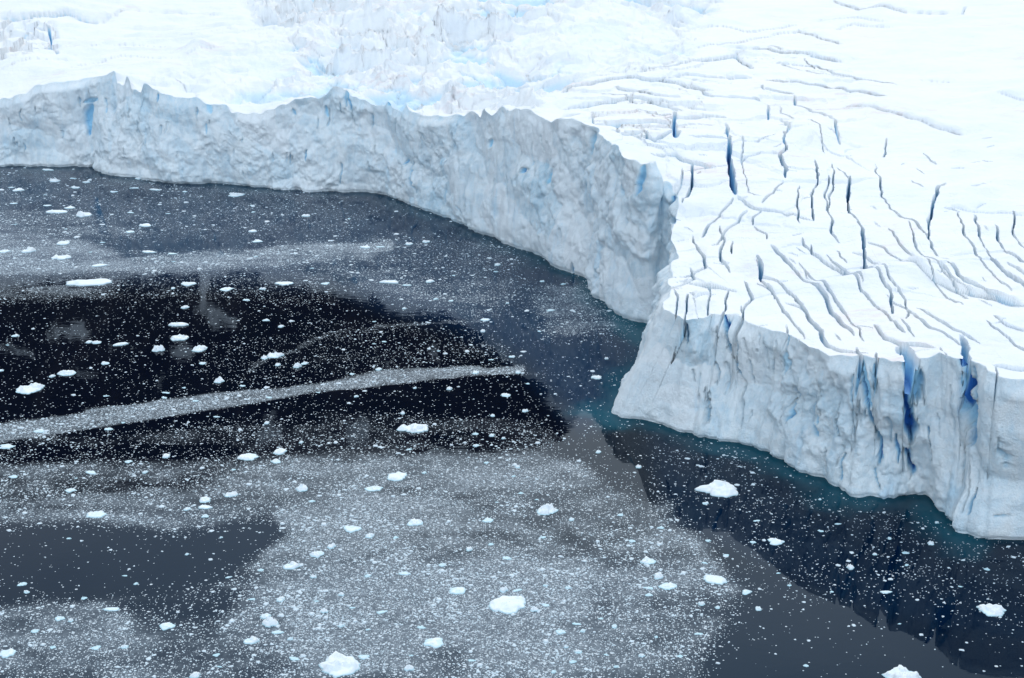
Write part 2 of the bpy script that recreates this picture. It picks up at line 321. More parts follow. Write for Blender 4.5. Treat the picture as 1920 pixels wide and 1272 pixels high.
for pts, hw, dep, st in CR:
    CR2.append((pts, hw * (.48 if hw < 1 else .66), dep * .95, st * (.72 if pts[0][1] > 290 and pts[0][0] > 1290 else 1)))
    L_ = math.hypot(pts[-1][0] - pts[0][0], pts[-1][1] - pts[0][1])
    if L_ > 60 and pts[0][0] > 1000 and dep > 3:       # thin companions running beside the open ones
        if rc.random() < .45:
            a = rc.uniform(.0, .6); k0 = int(a * len(pts)); sub = pts[k0:k0 + max(3, len(pts) - rc.randint(0, 2))]
            ox, oy = rc.choice([-1, 1]) * rc.uniform(16, 30), rc.uniform(-22, 22)
            if len(sub) > 1: CR2.append(([(p[0] + ox + rc.uniform(-3, 3), p[1] + oy + rc.uniform(-2, 2)) for p in sub], .2, rc.uniform(1.5, 4), rc.uniform(.1, .6)))
for pts in ([(1412,498),(1440,548),(1470,580),(1492,612),(1512,640)],[(1546,478),(1585,512),(1612,545),(1640,575),(1672,600),(1700,630)],[(1490,500),(1530,530),(1552,552),(1592,600),(1625,640)],[(1700,420),(1712,455),(1735,490),(1770,525),(1820,560)],
            [(1795,400),(1805,440),(1828,480),(1860,515),(1900,545)],[(1385,600),(1408,560),(1398,530)],[(1560,300),(1562,345),(1556,390),(1562,430),(1575,455)],[(1660,430),(1690,465),(1730,500),(1768,545),(1800,580)],[(1500,345),(1494,385),(1500,425)],
            [(1350,420),(1362,450),(1352,490),(1370,520)],[(1840,600),(1880,622),(1930,650)],[(1660,560),(1700,585),(1745,618),(1800,650)],[(1900,400),(1905,440),(1930,470)]):
    CR2.append((pts, .24, 4.5, .35))
for _ in range(85):                                    # short cross cracks between the slabs
    u0, v0 = rc.uniform(1120, 1880), rc.uniform(130, 640)
    if v0 > 330 + (u0 - 1290) * .25 + 260 or v0 < 130 + (u0 - 1200) * .2: continue
    a = rc.uniform(-.4, 1.0) if u0 > 1380 else rc.uniform(-.3, .3); l = rc.uniform(12, 38)
    CR2.append(([(u0, v0), (u0 + l * .5 * math.cos(a), v0 + l * .4 * math.sin(a) + rc.uniform(-3, 3)), (u0 + l * math.cos(a), v0 + l * .8 * math.sin(a))], .22, rc.uniform(1, 3), rc.uniform(0, .5)))
def surface(x, y):
    """height of the glacier surface and how far below the snow each point lies"""
    z, dm = zbase(x, y); u, v = proj(x, y, z)
    front = ss(0, 6, dm)
    z = z + (.9 * fbm(3, x / 45, y / 45) + .5 * fbm(13, x / 20, y / 11, o=3)) * front + .28 * fbm(4, x / 7, y / 6, o=4)
    # swells and hollows that face the water
    for (hu, hv, ru, rv_, hh_) in ((60,30,190,40,9),(210,5,200,26,8),(30,128,90,20,5),(500,80,130,24,3.5),(372,100,22,8,4.5),(400,150,24,8,2.5),(985,110,60,34,-7),(1100,60,70,26,5),(1120,105,50,18,-5),
                                    (1500,262,44,24,2.6),(1640,215,80,22,2.6),(1600,262,50,18,-1.5),(1790,365,50,18,1.6),(1880,350,60,20,2.2),(1870,185,60,14,2.6),(1900,290,60,16,1.8),(1530,262,90,20,1.5),(1310,570,40,18,1.8),(1700,520,110,16,2.5),
                                    (1560,545,70,16,1.6),(1420,500,26,20,1.5),(1830,570,60,16,1.5),(1750,70,160,14,2.2),(1690,20,120,14,3.5),(1450,30,90,16,4),(1350,60,60,18,3),(1480,120,80,12,2)):
        z = z + hh_ * np.exp(-((u - hu) / ru) ** 2 - ((v - hv + .15 * (u - hu)) / rv_) ** 2) * front
    # serac field
    m = pmask(u, v, [(470,10),(620,-60),(1400,-60),(1310,40),(1290,95),(1100,130),(1010,170),(1000,196),(900,198),(760,205),(640,178),(560,175),(430,190),(420,165),(560,120)], 32)
    m = np.maximum(m, .35 * pmask(u, v, [(250,150),(430,90),(620,40),(640,170),(430,200),(260,185)], 25))
    m2 = pmask(u, v, [(-40,62),(100,60),(112,95),(40,125),(-40,130)], 10)
    wx = x + 5 * fbm(21, x / 16, y / 16); wy = y + 5 * fbm(22, x / 16, y / 16)
    fz, fr, fe = facet(31, wx / 21 + wy / 60, wy / 24, 1.5, 1.5, 1.2)
    gz_, gr, ge = facet(41, (wx + 2 * fbm(27, x / 6, y / 6)) / 8.5, wy / 11 + wx / 30, 1.5, 1.6, 1.4)
    hz, hr, he = facet(46, (wx + wy * .3) / 3.6, wy / 4.6, 1.5, 1.6, 1.4)
    blk = 12.5 * fz + 6.5 * gz_ * (.4 + .9 * fr) + 2.4 * hz * (.3 + gr)
    f1, f2, a, b, c, ox, oy = worley(51, wx / 17 + wy / 50, wy / 15)
    e = f2 - f1
    blk = blk + (a - .5) * 5.5 * ss(.0, .12, e) - 3.0 * (1 - ss(0, .10, e)) * ss(.35, .6, b)
    g1, g2, a2, b2, c2, px, py = worley(55, wx / 6, wy / 8)
    blk = blk + 1.2 * fbm(61, wx / 6, wy / 5, o=4)
    lo = ss(0, 9, dm); calm = ss(-.25, .35, fbm(71, x / 60, y / 60, o=2) + .25)
    calm2 = 1 - .62 * pmask(u, v, [(960,60),(1080,130),(1140,140),(1240,100),(1240,20),(1100,10),(1000,20)], 30)
    z = z + m * blk * (.35 + .65 * lo) * (.45 + .55 * calm) * calm2
    z = z + m2 * ((a2 - .5) * 6 + (b2 - .5) * 6 * px - 2)
    dp = m * calm2 * ss(5, 12, -blk) * .25
    # basin walls in the icefall
    # long low drifts left
    ml = pmask(u, v, [(60,10),(500,0),(620,60),(520,130),(300,170),(120,165),(40,120)], 40)
    z = z + ml * 1.3 * fbm(83, x / 26 + y / 60, y / 9, o=4) + ml * 1.8 * np.maximum(ridged(81, x / 60 + .3 * fbm(5, x / 50, y / 50), y / 16, o=2), 0)
    # plateau sag between the long crevasses
    mr = pmask(u, v, [(1290,440),(1500,430),(1740,400),(1960,380),(1960,660),(1500,650),(1300,560)], 30)
    z = z + mr * .9 * fbm(91, x / 18 - y / 40, y / 40 + x / 60, o=3)
    mm = pmask(u, v, [(1030,150),(1280,90),(1600,110),(1640,330),(1500,430),(1300,430),(1220,290),(1100,235)], 20)
    h1, h2, a3, b3, c3, qx, qy = worley(101, (x + 3 * fbm(6, x / 10, y / 10)) / 24, (y + 3 * fbm(7, x / 10, y / 10)) / 22)
    z = z + mm * ss(0, .07, h2 - h1) * ((a3 - .5) * 1.1 + (b3 - .5) * 1.0 * qx + (c3 - .8) * 1.8 * qy) - mm * 1.6 * (1 - ss(0, .05, h2 - h1)) * (b3 > .55) * ss(1400, 1240, u)
    # faint dips and wind ripples on the far right
    z = z + 1.0 * ss(1450, 1700, u) * fbm(111, x / 38 + y / 60, y / 20, o=4)
    car = 0 * z; bl_ = 0 * z
    jx = x + .5 * fbm(JIT, x / 6, y / 7, o=2) + .7 * vn(9, x / 18, y / 18); jy = y + .6 * fbm(JIT + 1, x / 7, y / 6, o=2) + .7 * vn(10, x / 18, y / 18)
    for pts, hw, dep, st in CR2:
        P = on_glacier([p[0] for p in pts], [p[1] for p in pts])[:, :2]
        lo_ = P.min(0) - 16; hi_ = P.max(0) + 16
        k = (x > lo_[0]) & (x < hi_[0]) & (y > lo_[1]) & (y < hi_[1])
        if not k.any(): continue
        d, s, t, tot = segdist(jx[k], jy[k], P)
        tp = np.clip(np.minimum(t, tot - t) / max(2.5, .08 * tot), 0, 1) ** .7
        wv_ = hw * (.35 + .65 * tp) * (1 + .45 * vn(12, t / 6.0, t * 0 + hw * 50))
        cv = np.clip(1 - d / np.maximum(wv_ * 1.15, .05), 0, 1); cv = np.minimum(1, cv * np.interp(y[k], [350, 550], [2.6, 1.5])) * dep * tp
        up = st * tp * np.where(s > 0, np.exp(-d / 8.0) * ss(-.3, 1, d / (.7 + np.clip(y[k] - 300, 0, 400) / 85)), -.25 * np.exp(-d / 2.5))
        z[k] += up
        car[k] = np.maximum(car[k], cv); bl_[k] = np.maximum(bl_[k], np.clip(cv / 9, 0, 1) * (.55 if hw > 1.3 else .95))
    z = z - car
    return z, np.maximum(bl_, dp), dm

# dense rim and foot curves
def dense(P, step):
    seg = np.hypot(*np.diff((P), axis=0)[:, :2].T); s = np.concatenate([[0], np.cumsum(seg)]); return s
sb = dense(BOT, 1); stp = dense(TOP, 1); sm = (sb + stp) / 2
S = np.concatenate([np.arange(0, sm[1], 6), np.arange(sm[1], sm[3], 2), np.arange(sm[3], sm[-6], .3), np.arange(sm[-6], sm[-1], 3)])
def interp(P, ds=0):
    return np.stack([np.interp(S, sm, P[:, j]) for j in range(3)], -1)
def smooth(A, k):
    ker = np.hanning(k + 2)[1:-1]; ker /= ker.sum(); pad = k // 2
    return np.stack([np.convolve(np.pad(A[:, j], pad, mode='edge'), ker, 'valid')[:len(A)] for j in range(A.shape[1])], -1)
B_, T_ = smooth(interp(BOT), 9), smooth(interp(TOP), 5)
mid = (B_ + T_) / 2; tg = np.gradient(smooth(mid, 41), axis=0)[:, :2]; tg /= np.linalg.norm(tg, axis=1)[:, None]
NRM = np.stack([tg[:, 1], -tg[:, 0]], -1)       # outward, towards the water
sw = np.gradient(S)
j1 = .9 * fbm(201, S / 6, S * 0, o=4) + 1.2 * fbm(205, S / 22, S * 0 + 4, o=2)
T_[:, :2] += NRM * j1[:, None]
B_[:, :2] += NRM * (.8 * fbm(202, S / 9, S * 0, o=4) + .55 * fbm(207, S / 3, S * 0 + 3, o=3) + .3)[:, None]
EDGE = T_[:, :2].copy()

# ---- glacier top sheet
us = np.concatenate([np.arange(-1000, -40, 14), np.arange(-40, 1962, 1.55), np.arange(1962, 3000, 14)])
vs = np.concatenate([np.arange(-240, -40, 6), np.arange(-40, 420, .78), np.arange(420, 1120, 1.0)])
U, Vv = np.meshgrid(us, vs)
P0 = at_z(U, Vv, 40.)
X, Y = P0[..., 0].copy(), P0[..., 1].copy()
POLY = [tuple(e) for e in EDGE[::3]] + [(2500, 300), (5000, 6000), (-5000, 6000), (-2500, 900)]
def inpoly_fast(X, Y, P):                        # row-banded test
    out = np.zeros(X.shape, bool); P = np.array(P); A = P; Bp = np.roll(P, -1, 0)
    for r in range(X.shape[0]):
        yr = Y[r, 0]
        if not np.allclose(Y[r], yr): raise RuntimeError
        c = (A[:, 1] > yr) != (Bp[:, 1] > yr)
        xs = np.sort(A[c, 0] + (yr - A[c, 1]) * (Bp[c, 0] - A[c, 0]) / (Bp[c, 1] - A[c, 1]))
        out[r] = (np.searchsorted(xs, X[r]) % 2) == 1
    return out
INS = inpoly_fast(X, Y, POLY)
quad = INS[:-1, :-1] | INS[1:, :-1] | INS[:-1, 1:] | INS[1:, 1:]
need = np.zeros(INS.shape, bool)
for a in (slice(None, -1), slice(1, None)):
    for b in (slice(None, -1), slice(1, None)): need[a, b] |= quad
snap = need & ~INS
sx, sy = X[snap], Y[snap]
A = EDGE[:-1]; D = EDGE[1:] - A; LL = (D ** 2).sum(1) + 1e-9
order = np.zeros(len(sx), int); qx = sx.copy(); qy = sy.copy()
for i in range(0, len(sx), 1500):
    ax = sx[i:i+1500, None] - A[None, :, 0]; ay = sy[i:i+1500, None] - A[None, :, 1]
    t = np.clip((ax * D[:, 0] + ay * D[:, 1]) / LL, 0, 1); dx = ax - t * D[:, 0]; dy = ay - t * D[:, 1]
    k = np.argmin(dx * dx + dy * dy, 1); r = np.arange(len(k))
    qx[i:i+1500] = A[k, 0] + t[r, k] * D[k, 0]; qy[i:i+1500] = A[k, 1] + t[r, k] * D[k, 1]
X[snap], Y[snap] = qx, qy
idx = -np.ones(X.shape, int); nv = need.sum(); idx[need] = np.arange(nv)
gx, gy = X[need], Y[need]
gz, gb, gd = surface(gx, gy)
Q = np.stack([idx[:-1, :-1][quad], idx[1:, :-1][quad], idx[1:, 1:][quad], idx[:-1, 1:][quad]], -1)
print('glacier verts', nv)
mesh('glacier', np.stack([gx, gy, gz], -1), Q, M_SNOW, {'blue': gb}, 'structure', smooth=gy[Q].mean(1) > 455)

# ---- ice cliff
ez, eb, _ = surface(EDGE[:, 0], EDGE[:, 1])
T_[:, 2] = ez
NV = 110
vv = np.concatenate([[-.05], np.linspace(0, 1, NV)])
Sg, Vg = np.meshgrid(S, vv)
base = B_[None] * (1 - Vg[..., None]) + T_[None] * Vg[..., None]
Hh = T_[None, :, 2] * Vg
SX = Sg; HX = Hh
near = ss(sm[66], sm[70], Sg)
wS = SX + 4 * fbm(301, SX / 12, HX / 12); wH = HX + 4 * fbm(302, SX / 12, HX / 12)
fz, a, e1 = facet(311, wS / 26 + wH / 80, wH / 21, 1.5, 1.6, 1.5)
gz_, a2, e2 = facet(321, (wS + wH * .35) / 10, wH / 12, 1.5, 1.7, 1.4)
hz, a3, e3 = facet(331, (wS - wH * .3) / 3.4, wH / 4.2, 1.5, 1.7, 1.4)
rough = ss(-.5, .6, fbm(345, SX / 25, HX / 14, o=3))
col_ = ridged(341, SX / 13 + .2 * fbm(343, SX / 9, HX / 20), HX / 120, o=2)
disp = -2.6 * fz - 1.0 * gz_ * (.3 + rough) - .55 * hz * (.35 + rough) + 1.3 * col_ * (.4 + near) + near * .8 * np.abs(vn(357, SX / 3.3 + .4 * fbm(358, SX / 4, HX / 8), HX / 26))  - .5 * np.abs(fbm(355, SX / 4.5, HX / 16, o=3)) + .6 * fbm(351, SX / 3.2, HX / 3.6, o=4, g=.6) * (.45 + rough) + 1.5 * fbm(353, SX / 30, HX / 40, o=2)
slope_foot = ss(.32, .03, Vg) * (.5 + 1.2 * fbm(361, SX / 14, HX * 0)) - .9 * ss(.035, .0, Vg)
topfade = ss(0, 4, T_[None, :, 2] - HX)
disp = disp * (.05 + .95 * topfade) + slope_foot
disp *= np.clip(1 - .75 * np.exp(-((Sg - sm[66]) / 9) ** 2), 0, 1)
blue = np.zeros(Sg.shape); crust = np.clip(.7 * a + .5 * a2 - .1, 0, 1)
# spalled hollows low on the wall keep a clean outline
# slots in the wall: photo pixels, half width (m), depth (m), blueness
PU, PV = proj(base[..., 0], base[..., 1], base[..., 2])
SL = [([(1286,596),(1287,620),(1290,642)],.42,5,1),([(1358,584),(1364,610),(1372,640),(1375,655)],.5,6,1),([(1395,592),(1393,640),(1386,670)],.32,4,.9),([(1386,672),(1384,690),(1390,712)],.5,2.2,.6),
 ([(1479,628),(1481,700)],.28,2,.5),([(1488,728),(1480,746)],.6,4,1),([(1479,752),(1482,775),(1482,795)],.4,3,.8),([(1477,660),(1474,700)],.9,1.,.3),
 ([(1614,680),(1622,730),(1636,790),(1646,830),(1649,872)],.3,3,.8),([(1618,676),(1626,720),(1632,760)],1.0,2.2,.48),([(1645,682),(1642,715)],.6,2.4,.55),
 ([(1703,680),(1712,706),(1718,748)],1.5,4.0,.50),([(1697,735),(1702,770),(1708,800),(1706,832)],1.15,9,1),([(1699,848),(1708,880),(1714,898)],.45,3.5,.9),
 ([(1808,668),(1813,720),(1815,770),(1818,810),(1812,842)],1.05,10,1),([(1826,690),(1832,740),(1828,800),(1822,835)],.9,3.2,.52),([(1800,700),(1800,750)],.9,2,.4),
 ([(1832,918),(1826,938),(1822,960)],.4,2.5,.8),([(1680,815),(1684,868)],.25,2,.7),([(1515,758),(1519,800),(1524,822)],.5,1.8,.5),([(1524,770),(1528,800)],.3,1.5,.6),
 ([(1741,800),(1752,868)],.25,1.8,.6),([(1580,850),(1577,900)],.25,1.5,.4),([(1893,928),(1888,958)],.3,1.5,.5),([(1640,940-60),(1652,915)],.2,1.,.4),
 ([(772,300),(778,335),(785,362)],.5,4,.9),([(765,298),(762,308)],.5,2,.7),([(988,315),(983,322)],.9,3,.7),([(1209,312),(1206,335),(1198,365)],1.3,3.2,.58),([(1268,370),(1266,395),(1260,432)],.8,5,.95),
 ([(1088,488),(1089,512)],.7,4,.9),([(1032,318),(1030,345)],.6,1.4,.5),([(182,192),(172,215),(170,250)],2.2,2.6,.52),([(160,190),(190,186)],1.,1.5,.35),([(297,176),(298,192)],.6,2.5,.7),
 ([(205,185),(208,210)],.6,1.5,.45),([(390,190),(396,210)],1.5,1.5,.35),([(658,165),(660,205)],.6,3,.5),([(648,170),(650,200)],.5,2,.4),([(742,180),(742,190)],1.2,2,.6),
 ([(548,205),(552,215)],1.0,1.5,.35),([(610,200),(612,220)],.8,1.2,.4),([(576,280),(574,300)],.5,1.2,.5),([(870,375),(882,400)],.4,1.5,.4),([(1113,250),(1105,290)],.9,1.5,.35),([(920,262),(916,275)],1.1,1.2,.4)]
rs = random.Random(21)
for _ in range(46):
    su = rs.uniform(1290, 1915); foot = np.interp(su, ST[NF+4:, 0], ST[NF+4:, 1]); top_ = np.interp(su, ST[NF+3:, 2], ST[NF+3:, 3]); a = rs.uniform(.02, .75); l = rs.uniform(.08, .3); dx = rs.uniform(-5, 5)
    q0 = [(su + dx * t_, top_ + (foot - top_) * min(.96, a + l * t_)) for t_ in (0, .5, 1)]; q0[1] = (q0[1][0] + rs.uniform(-3, 3), q0[1][1])
    SL.append((q0, rs.uniform(.14, .3), rs.uniform(.8, 2.0), rs.uniform(.08, .28)))
for _ in range(60):
    su = rs.uniform(5, 1200); foot = np.interp(su, ST[4:NF-4, 0], ST[4:NF-4, 1]); top_ = np.interp(su, ST[4:NF-4, 2], ST[4:NF-4, 3]); a = rs.uniform(.02, .8); l = rs.uniform(.06, .2); dx = rs.uniform(-4, 4)
    SL.append(([(su + dx * t_, top_ + (foot - top_) * min(.96, a + l * t_)) for t_ in (0, 1)], rs.uniform(.2, .45), rs.uniform(.8, 2.), rs.uniform(.1, .35)))
for pts, hw, dep, bl in SL:
    q = []
    for (pu, pv) in pts:
        dd = (PU - pu) ** 2 + (PV - pv) ** 2; m_ = np.unravel_index(np.argmin(dd + (Vg < 0) * 1e6), dd.shape)
        q.append((Sg[m_], Hh[m_]))
    lo_ = np.min(q, 0) - 8; hi_ = np.max(q, 0) + 8
    k = (Sg > lo_[0]) & (Sg < hi_[0]) & (Hh > lo_[1]) & (Hh < hi_[1])
    jx = Sg[k] + .5 * fbm(401, Sg[k] / 2, Hh[k] / 3, o=3); jy = Hh[k]
    d, s, t, tot = segdist(jx, jy, q)
    tp = np.clip(np.minimum(t, tot - t) / max(1.5, .25 * tot), 0, 1) ** .6
    ww = hw * (.35 + .65 * tp) * (1 + .4 * vn(402, t / 3, t * 0 + hw * 31))
    cv = np.clip(1.5 - d / np.maximum(ww, .05), 0, 1.5) / 1.5
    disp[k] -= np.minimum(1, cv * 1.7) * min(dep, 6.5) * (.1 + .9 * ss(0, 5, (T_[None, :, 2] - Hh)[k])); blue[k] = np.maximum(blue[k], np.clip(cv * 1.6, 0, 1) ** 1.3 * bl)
# crevasses of the plateau that reach the rim run down into the wall
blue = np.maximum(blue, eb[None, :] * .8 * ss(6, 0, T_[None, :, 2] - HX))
cp = base.copy(); cp[..., 0] += NRM[None, :, 0] * disp; cp[..., 1] += NRM[None, :, 1] * disp
cp[-1] = T_
# a lip tucked under the snow
lip = T_.copy(); lip[:, :2] -= NRM * 1.2; lip[:, 2] = np.minimum(lip[:, 2], surface(lip[:, 0], lip[:, 1])[0]) - .5
cp = np.concatenate([cp, lip[None]]); n0, n1 = cp.shape[:2]
ii = np.arange(n0 * n1).reshape(n0, n1)
Q = np.stack([ii[:-1, :-1], ii[:-1, 1:], ii[1:, 1:], ii[1:, :-1]], -1).reshape(-1, 4)
blue = np.concatenate([blue, blue[-1:]]); crust = np.concatenate([crust, crust[-1:]])
mesh('ice_cliff', cp.reshape(-1, 3), Q, M_CLIFF, {'blue': blue.ravel(), 'crust': crust.ravel()}, 'structure', smooth=False)
print('cliff verts', cp.size // 3)

# ------------------------------------------------------------------ water with its slush cover
FOOT = B_[:, :2] + NRM * 0
WPOLY = [tuple(e) for e in FOOT[::4]]
def cover(x, y):
    """share of brash ice on the water (0..1), laid out on the water plane"""
    u, v = proj(x, y, 0 * x)
    n = fbm(501, x / 22 + y / 90, y / 9, o=4); nn = fbm(502, x / 60, y / 30, o=3); nf = fbm(503, x / 6, y / 3, o=3)
    u = u + 8 * nn; v = v + 5 * n
    d = .075 + 0 * u
    def add(P, val, f, mode='max'):
        nonlocal d
        m = pmask(u, v, P, f)
        d = np.maximum(d, val * m) if mode == 'max' else d * (1 - m) + val * m
    add([(-600,300),(600,340),(720,400),(650,450),(-600,450)], .30, 20)
    add([(-600,380),(150,390),(320,440),(100,470),(-600,470)], .5, 20)
    add([(-600,445),(140,440),(240,480),(520,455),(720,450),(700,490),(480,505),(380,515),(140,512),(-600,535)], .66, 14)
    add([(700,440),(960,450),(1000,560),(900,620),(700,560),(500,520)], .38, 30)
    add([(980,540),(1100,520),(1200,560),(1190,620),(1020,640)], .50, 22)
    add([(-600,505),(380,500),(640,520),(640,575),(200,560),(-600,575)], .30, 14)
    add([(560,590),(900,620),(990,680),(960,700),(560,690)], .24, 18)
    add([(-600,560),(60,545),(230,530),(210,560),(-600,590)], .5, 10)
    add([(380,640),(700,600),(900,640),(960,690),(500,740),(350,700)], .2, 25)
    add([(-600,600),(200,580),(380,600),(360,700),(200,740),(-600,780)], .085, 20, 'set')
    add([(-600,850),(300,800),(600,770),(1000,780),(1080,850),(-600,960)], .30, 20)
    add([(-600,870),(200,862),(620,850),(1020,840),(1215,900),(1300,985),(1410,1110),(1345,1210),(1290,1600),(-600,1600)], .62, 32)
    add([(480,950),(700,900),(1000,930),(1150,1050),(1130,1200),(1000,1600),(600,1600),(520,1200),(430,1120)], .86, 60)
    add([(1080,830),(1210,860),(1230,940),(1120,900)], .10, 20, 'set')
    add([(-600,990),(0,985),(160,982),(330,1000),(505,965),(530,1000),(440,1075),(300,1125),(130,1122),(0,1132),(-600,1140)], .035, 20, 'set')
    add([(200,1120),(400,1090),(460,1110),(400,1190),(260,1180)], .28, 22, 'set')
    add([(1000,650),(1160,640),(1200,830),(1080,790),(1060,740)], .05, 18, 'set')
    add([(1230,830),(1400,850),(1600,960),(1960,1030),(1960,1220),(1640,1160),(1480,1120),(1400,1110),(1290,980)], .13, 28, 'set')
    add([(1420,1160),(1600,1120),(1960,1200),(1960,1700),(1250,1700),(1330,1250)], .014, 60, 'set')
    d = d * (1 + .32 * n + .25 * nf)
    for P, hw, val in (([(-600,860),(0,815),(200,785),(400,755),(600,725),(800,703),(975,690)], (22, 9), 1.0), ([(-600,500),(0,500),(160,497),(330,488),(520,472),(730,460)], (24, 10), .92),
                       ([(0,462),(80,470),(200,490)], (22, 10), .7), ([(1000,645),(1180,640)], (4, 3), .25), ([(980,700),(1230,705)], (3, 2), .3), ([(470,690),(640,620),(900,600)], (5, 4), .5), ([(60,545),(210,528)], (5, 3), .8), ([(1350,1000),(1500,1130)],(8,5),.15)):
        q, s, t, tot = segdist(u, v, P); hwv = hw[0] + (hw[1] - hw[0]) * t / tot
        d = np.maximum(d, val * ss(1.25, .75, q / (hwv * (1 + .25 * n))) * (.85 + .25 * nf))
    return np.clip(d, 0, 1)
def foot_glow(x, y):
    dmin = np.full(x.shape, 1e9); E = FOOT[::10]
    for i in range(0, len(E)):
        dmin = np.minimum(dmin, (x - E[i, 0]) ** 2 + (y - E[i, 1]) ** 2)
    return np.sqrt(dmin)
xs = np.concatenate([[-9000, -3000, -1200, -600], np.arange(-400, 330, 1.6), [600, 1200, 3000, 9000]])
ys = np.concatenate([[-9000, -2000, 0, 120], np.arange(180, 760, 1.6), [1000, 2000, 9000]])
WX, WY = np.meshgrid(xs, ys)
wu, wv2 = proj(WX, np.maximum(WY, 100), 0 * WX)
cv = cover(WX.ravel(), np.maximum(WY, 100).ravel()).reshape(WX.shape)
fd = foot_glow(WX, WY)
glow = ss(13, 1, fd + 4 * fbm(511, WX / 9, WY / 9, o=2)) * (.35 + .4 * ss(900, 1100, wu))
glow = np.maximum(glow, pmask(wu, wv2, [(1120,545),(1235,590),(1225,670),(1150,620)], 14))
refl_blue = np.maximum(.75 * pmask(wu, wv2, [(-900,200),(1300,200),(1215,760),(1090,800),(980,680),(860,610),(740,580),(620,530),(-900,500)], 35), .30 * pmask(wu, wv2, [(1210,800),(1990,900),(1990,1230),(1600,1150),(1250,980)], 30))  # areas of cliff and sky reflection tinted blue in the base colour
refl_blue = np.maximum(refl_blue, .22 * pmask(wu, wv2, [(-900,960),(560,960),(540,1020),(400,1130),(-900,1150)], 40)); refl_blue = np.maximum(refl_blue, .2 * ss(1000, 1100, wv2))
cv *= ss(1, 9, fd) * .9 + .1
ii = np.arange(WX.size).reshape(WX.shape)
Q = np.stack([ii[:-1, :-1], ii[:-1, 1:], ii[1:, 1:], ii[1:, :-1]], -1).reshape(-1, 4)
mesh('water', np.stack([WX, WY, 0 * WX], -1).reshape(-1, 3), Q, M_WATER, {'slush': cv.ravel(), 'foot': glow.ravel(), 'refl_blue': refl_blue.ravel()}, 'structure')

# ------------------------------------------------------------------ mountain behind the glacier (seen only mirrored in the water)
az = np.linspace(R(-75), R(70), 900); MD = np.concatenate([np.linspace(1150, 1900, 260), np.linspace(1910, 2600, 40)])
AZ, DD = np.meshgrid(az, MD)
ua = 960 + F * .92 * np.tan(np.clip(AZ, -1.2, 1.2))
RID = [(-9000,900),(-2500,860),(-600,900),(0,872),(120,880),(250,868),(420,886),(520,860),(640,852),(760,848),(850,836),(930,842),(1000,838),(1050,832),(1072,800),(1090,765),(1150,700),(1500,640),(2200,660),(9000,640)]
rv = np.interp(ua, [r[0] for r in RID], [r[1] for r in RID]) + 6 * fbm(601, ua / 60, ua * 0, o=4)
el = PITCH + np.arctan((rv - 636) / F)
zr = -H + 1900 * np.tan(el)
t = (DD - 1150) / 750
prof = np.where(t < 1, .10 * t + .90 * t ** 1.15, 1 - .7 * (t - 1))
z = 60 + (zr - 60) * prof + 22 * fbm(611, AZ * 30, DD / 110, o=5) * np.clip(1 - np.abs(t - 1) * .3, 0, 1) * ss(0, .1, t) * ss(0, .12, np.abs(t - 1)) + 15 * ridged(615, AZ * 60 + fbm(616, AZ * 20, DD / 200), DD / 500, o=3) * ss(0, .15, t)
mxx, myy = DD * np.sin(AZ), DD * np.cos(AZ)
dzm = -(z) - H                                    # mirrored height as the water shows it
mu, mv = proj(mxx, myy, -z)
RP = [(-900,560),(0,548),(120,522),(210,526),(300,515),(372,508),(384,560),(395,520),(480,510),(492,530),(560,535),(615,546),(640,562),(690,560),(704,556),(725,572),(742,592),(782,590),(830,578),(862,600),(905,622),(975,665),(988,690),(1030,745),(1070,800),(1090,960),(-900,960)]
wob, wob2 = fbm(621, mu / 22, mv / 16, o=4), fbm(622, mu / 18, mv / 14, o=4)
rk = pmask(mu + 9 * wob, mv + 8 * wob2, RP, 7)
for P, fth in (([(85,605),(130,595),(172,612),(168,640),(100,650),(80,630)], 9), ([(372,560),(386,505),(392,560),(412,580),(442,596),(440,625),(400,625),(388,600),(365,585)], 5), ([(190,650),(215,640),(216,668),(196,664)], 5),
               ([(270,735),(318,695),(322,702),(285,742)], 2), ([(330,690),(335,690),(342,735),(336,738)], 2), ([(795,655),(825,645),(832,680),(812,676)], 5), ([(640,790),(690,770),(700,830),(640,850)], 12), ([(470,790),(520,770),(540,830),(480,850)], 14),
               ([(130,690),(205,700),(200,722),(150,710)], 6), ([(320,660),(350,640),(368,665),(345,678)], 6), ([(1000,745),(1030,740),(1055,762),(1040,765)], 5), ([(245,755),(265,750),(258,768),(246,768)], 4), ([(690,640),(740,690),(735,695),(684,645)], 2), ([(0,640),(60,650),(70,672),(0,660)], 8)):
    rk = rk * (1 - .62 * pmask(mu + 9 * wob, mv + 6 * wob2, P, fth * 1.8))
rk = np.where(DD > 1905, 1 * (ua < 1080), rk)
ii = np.arange(AZ.size).reshape(AZ.shape)
Q = np.stack([ii[:-1, :-1], ii[1:, :-1], ii[1:, 1:], ii[:-1, 1:]], -1).reshape(-1, 4)
rk = np.where(rk > .9, rk + .25, rk)
mesh('mountain', np.stack([mxx, myy, z], -1).reshape(-1, 3), Q, M_ROCK, {'rock': rk.ravel()}, 'structure', smooth=True)

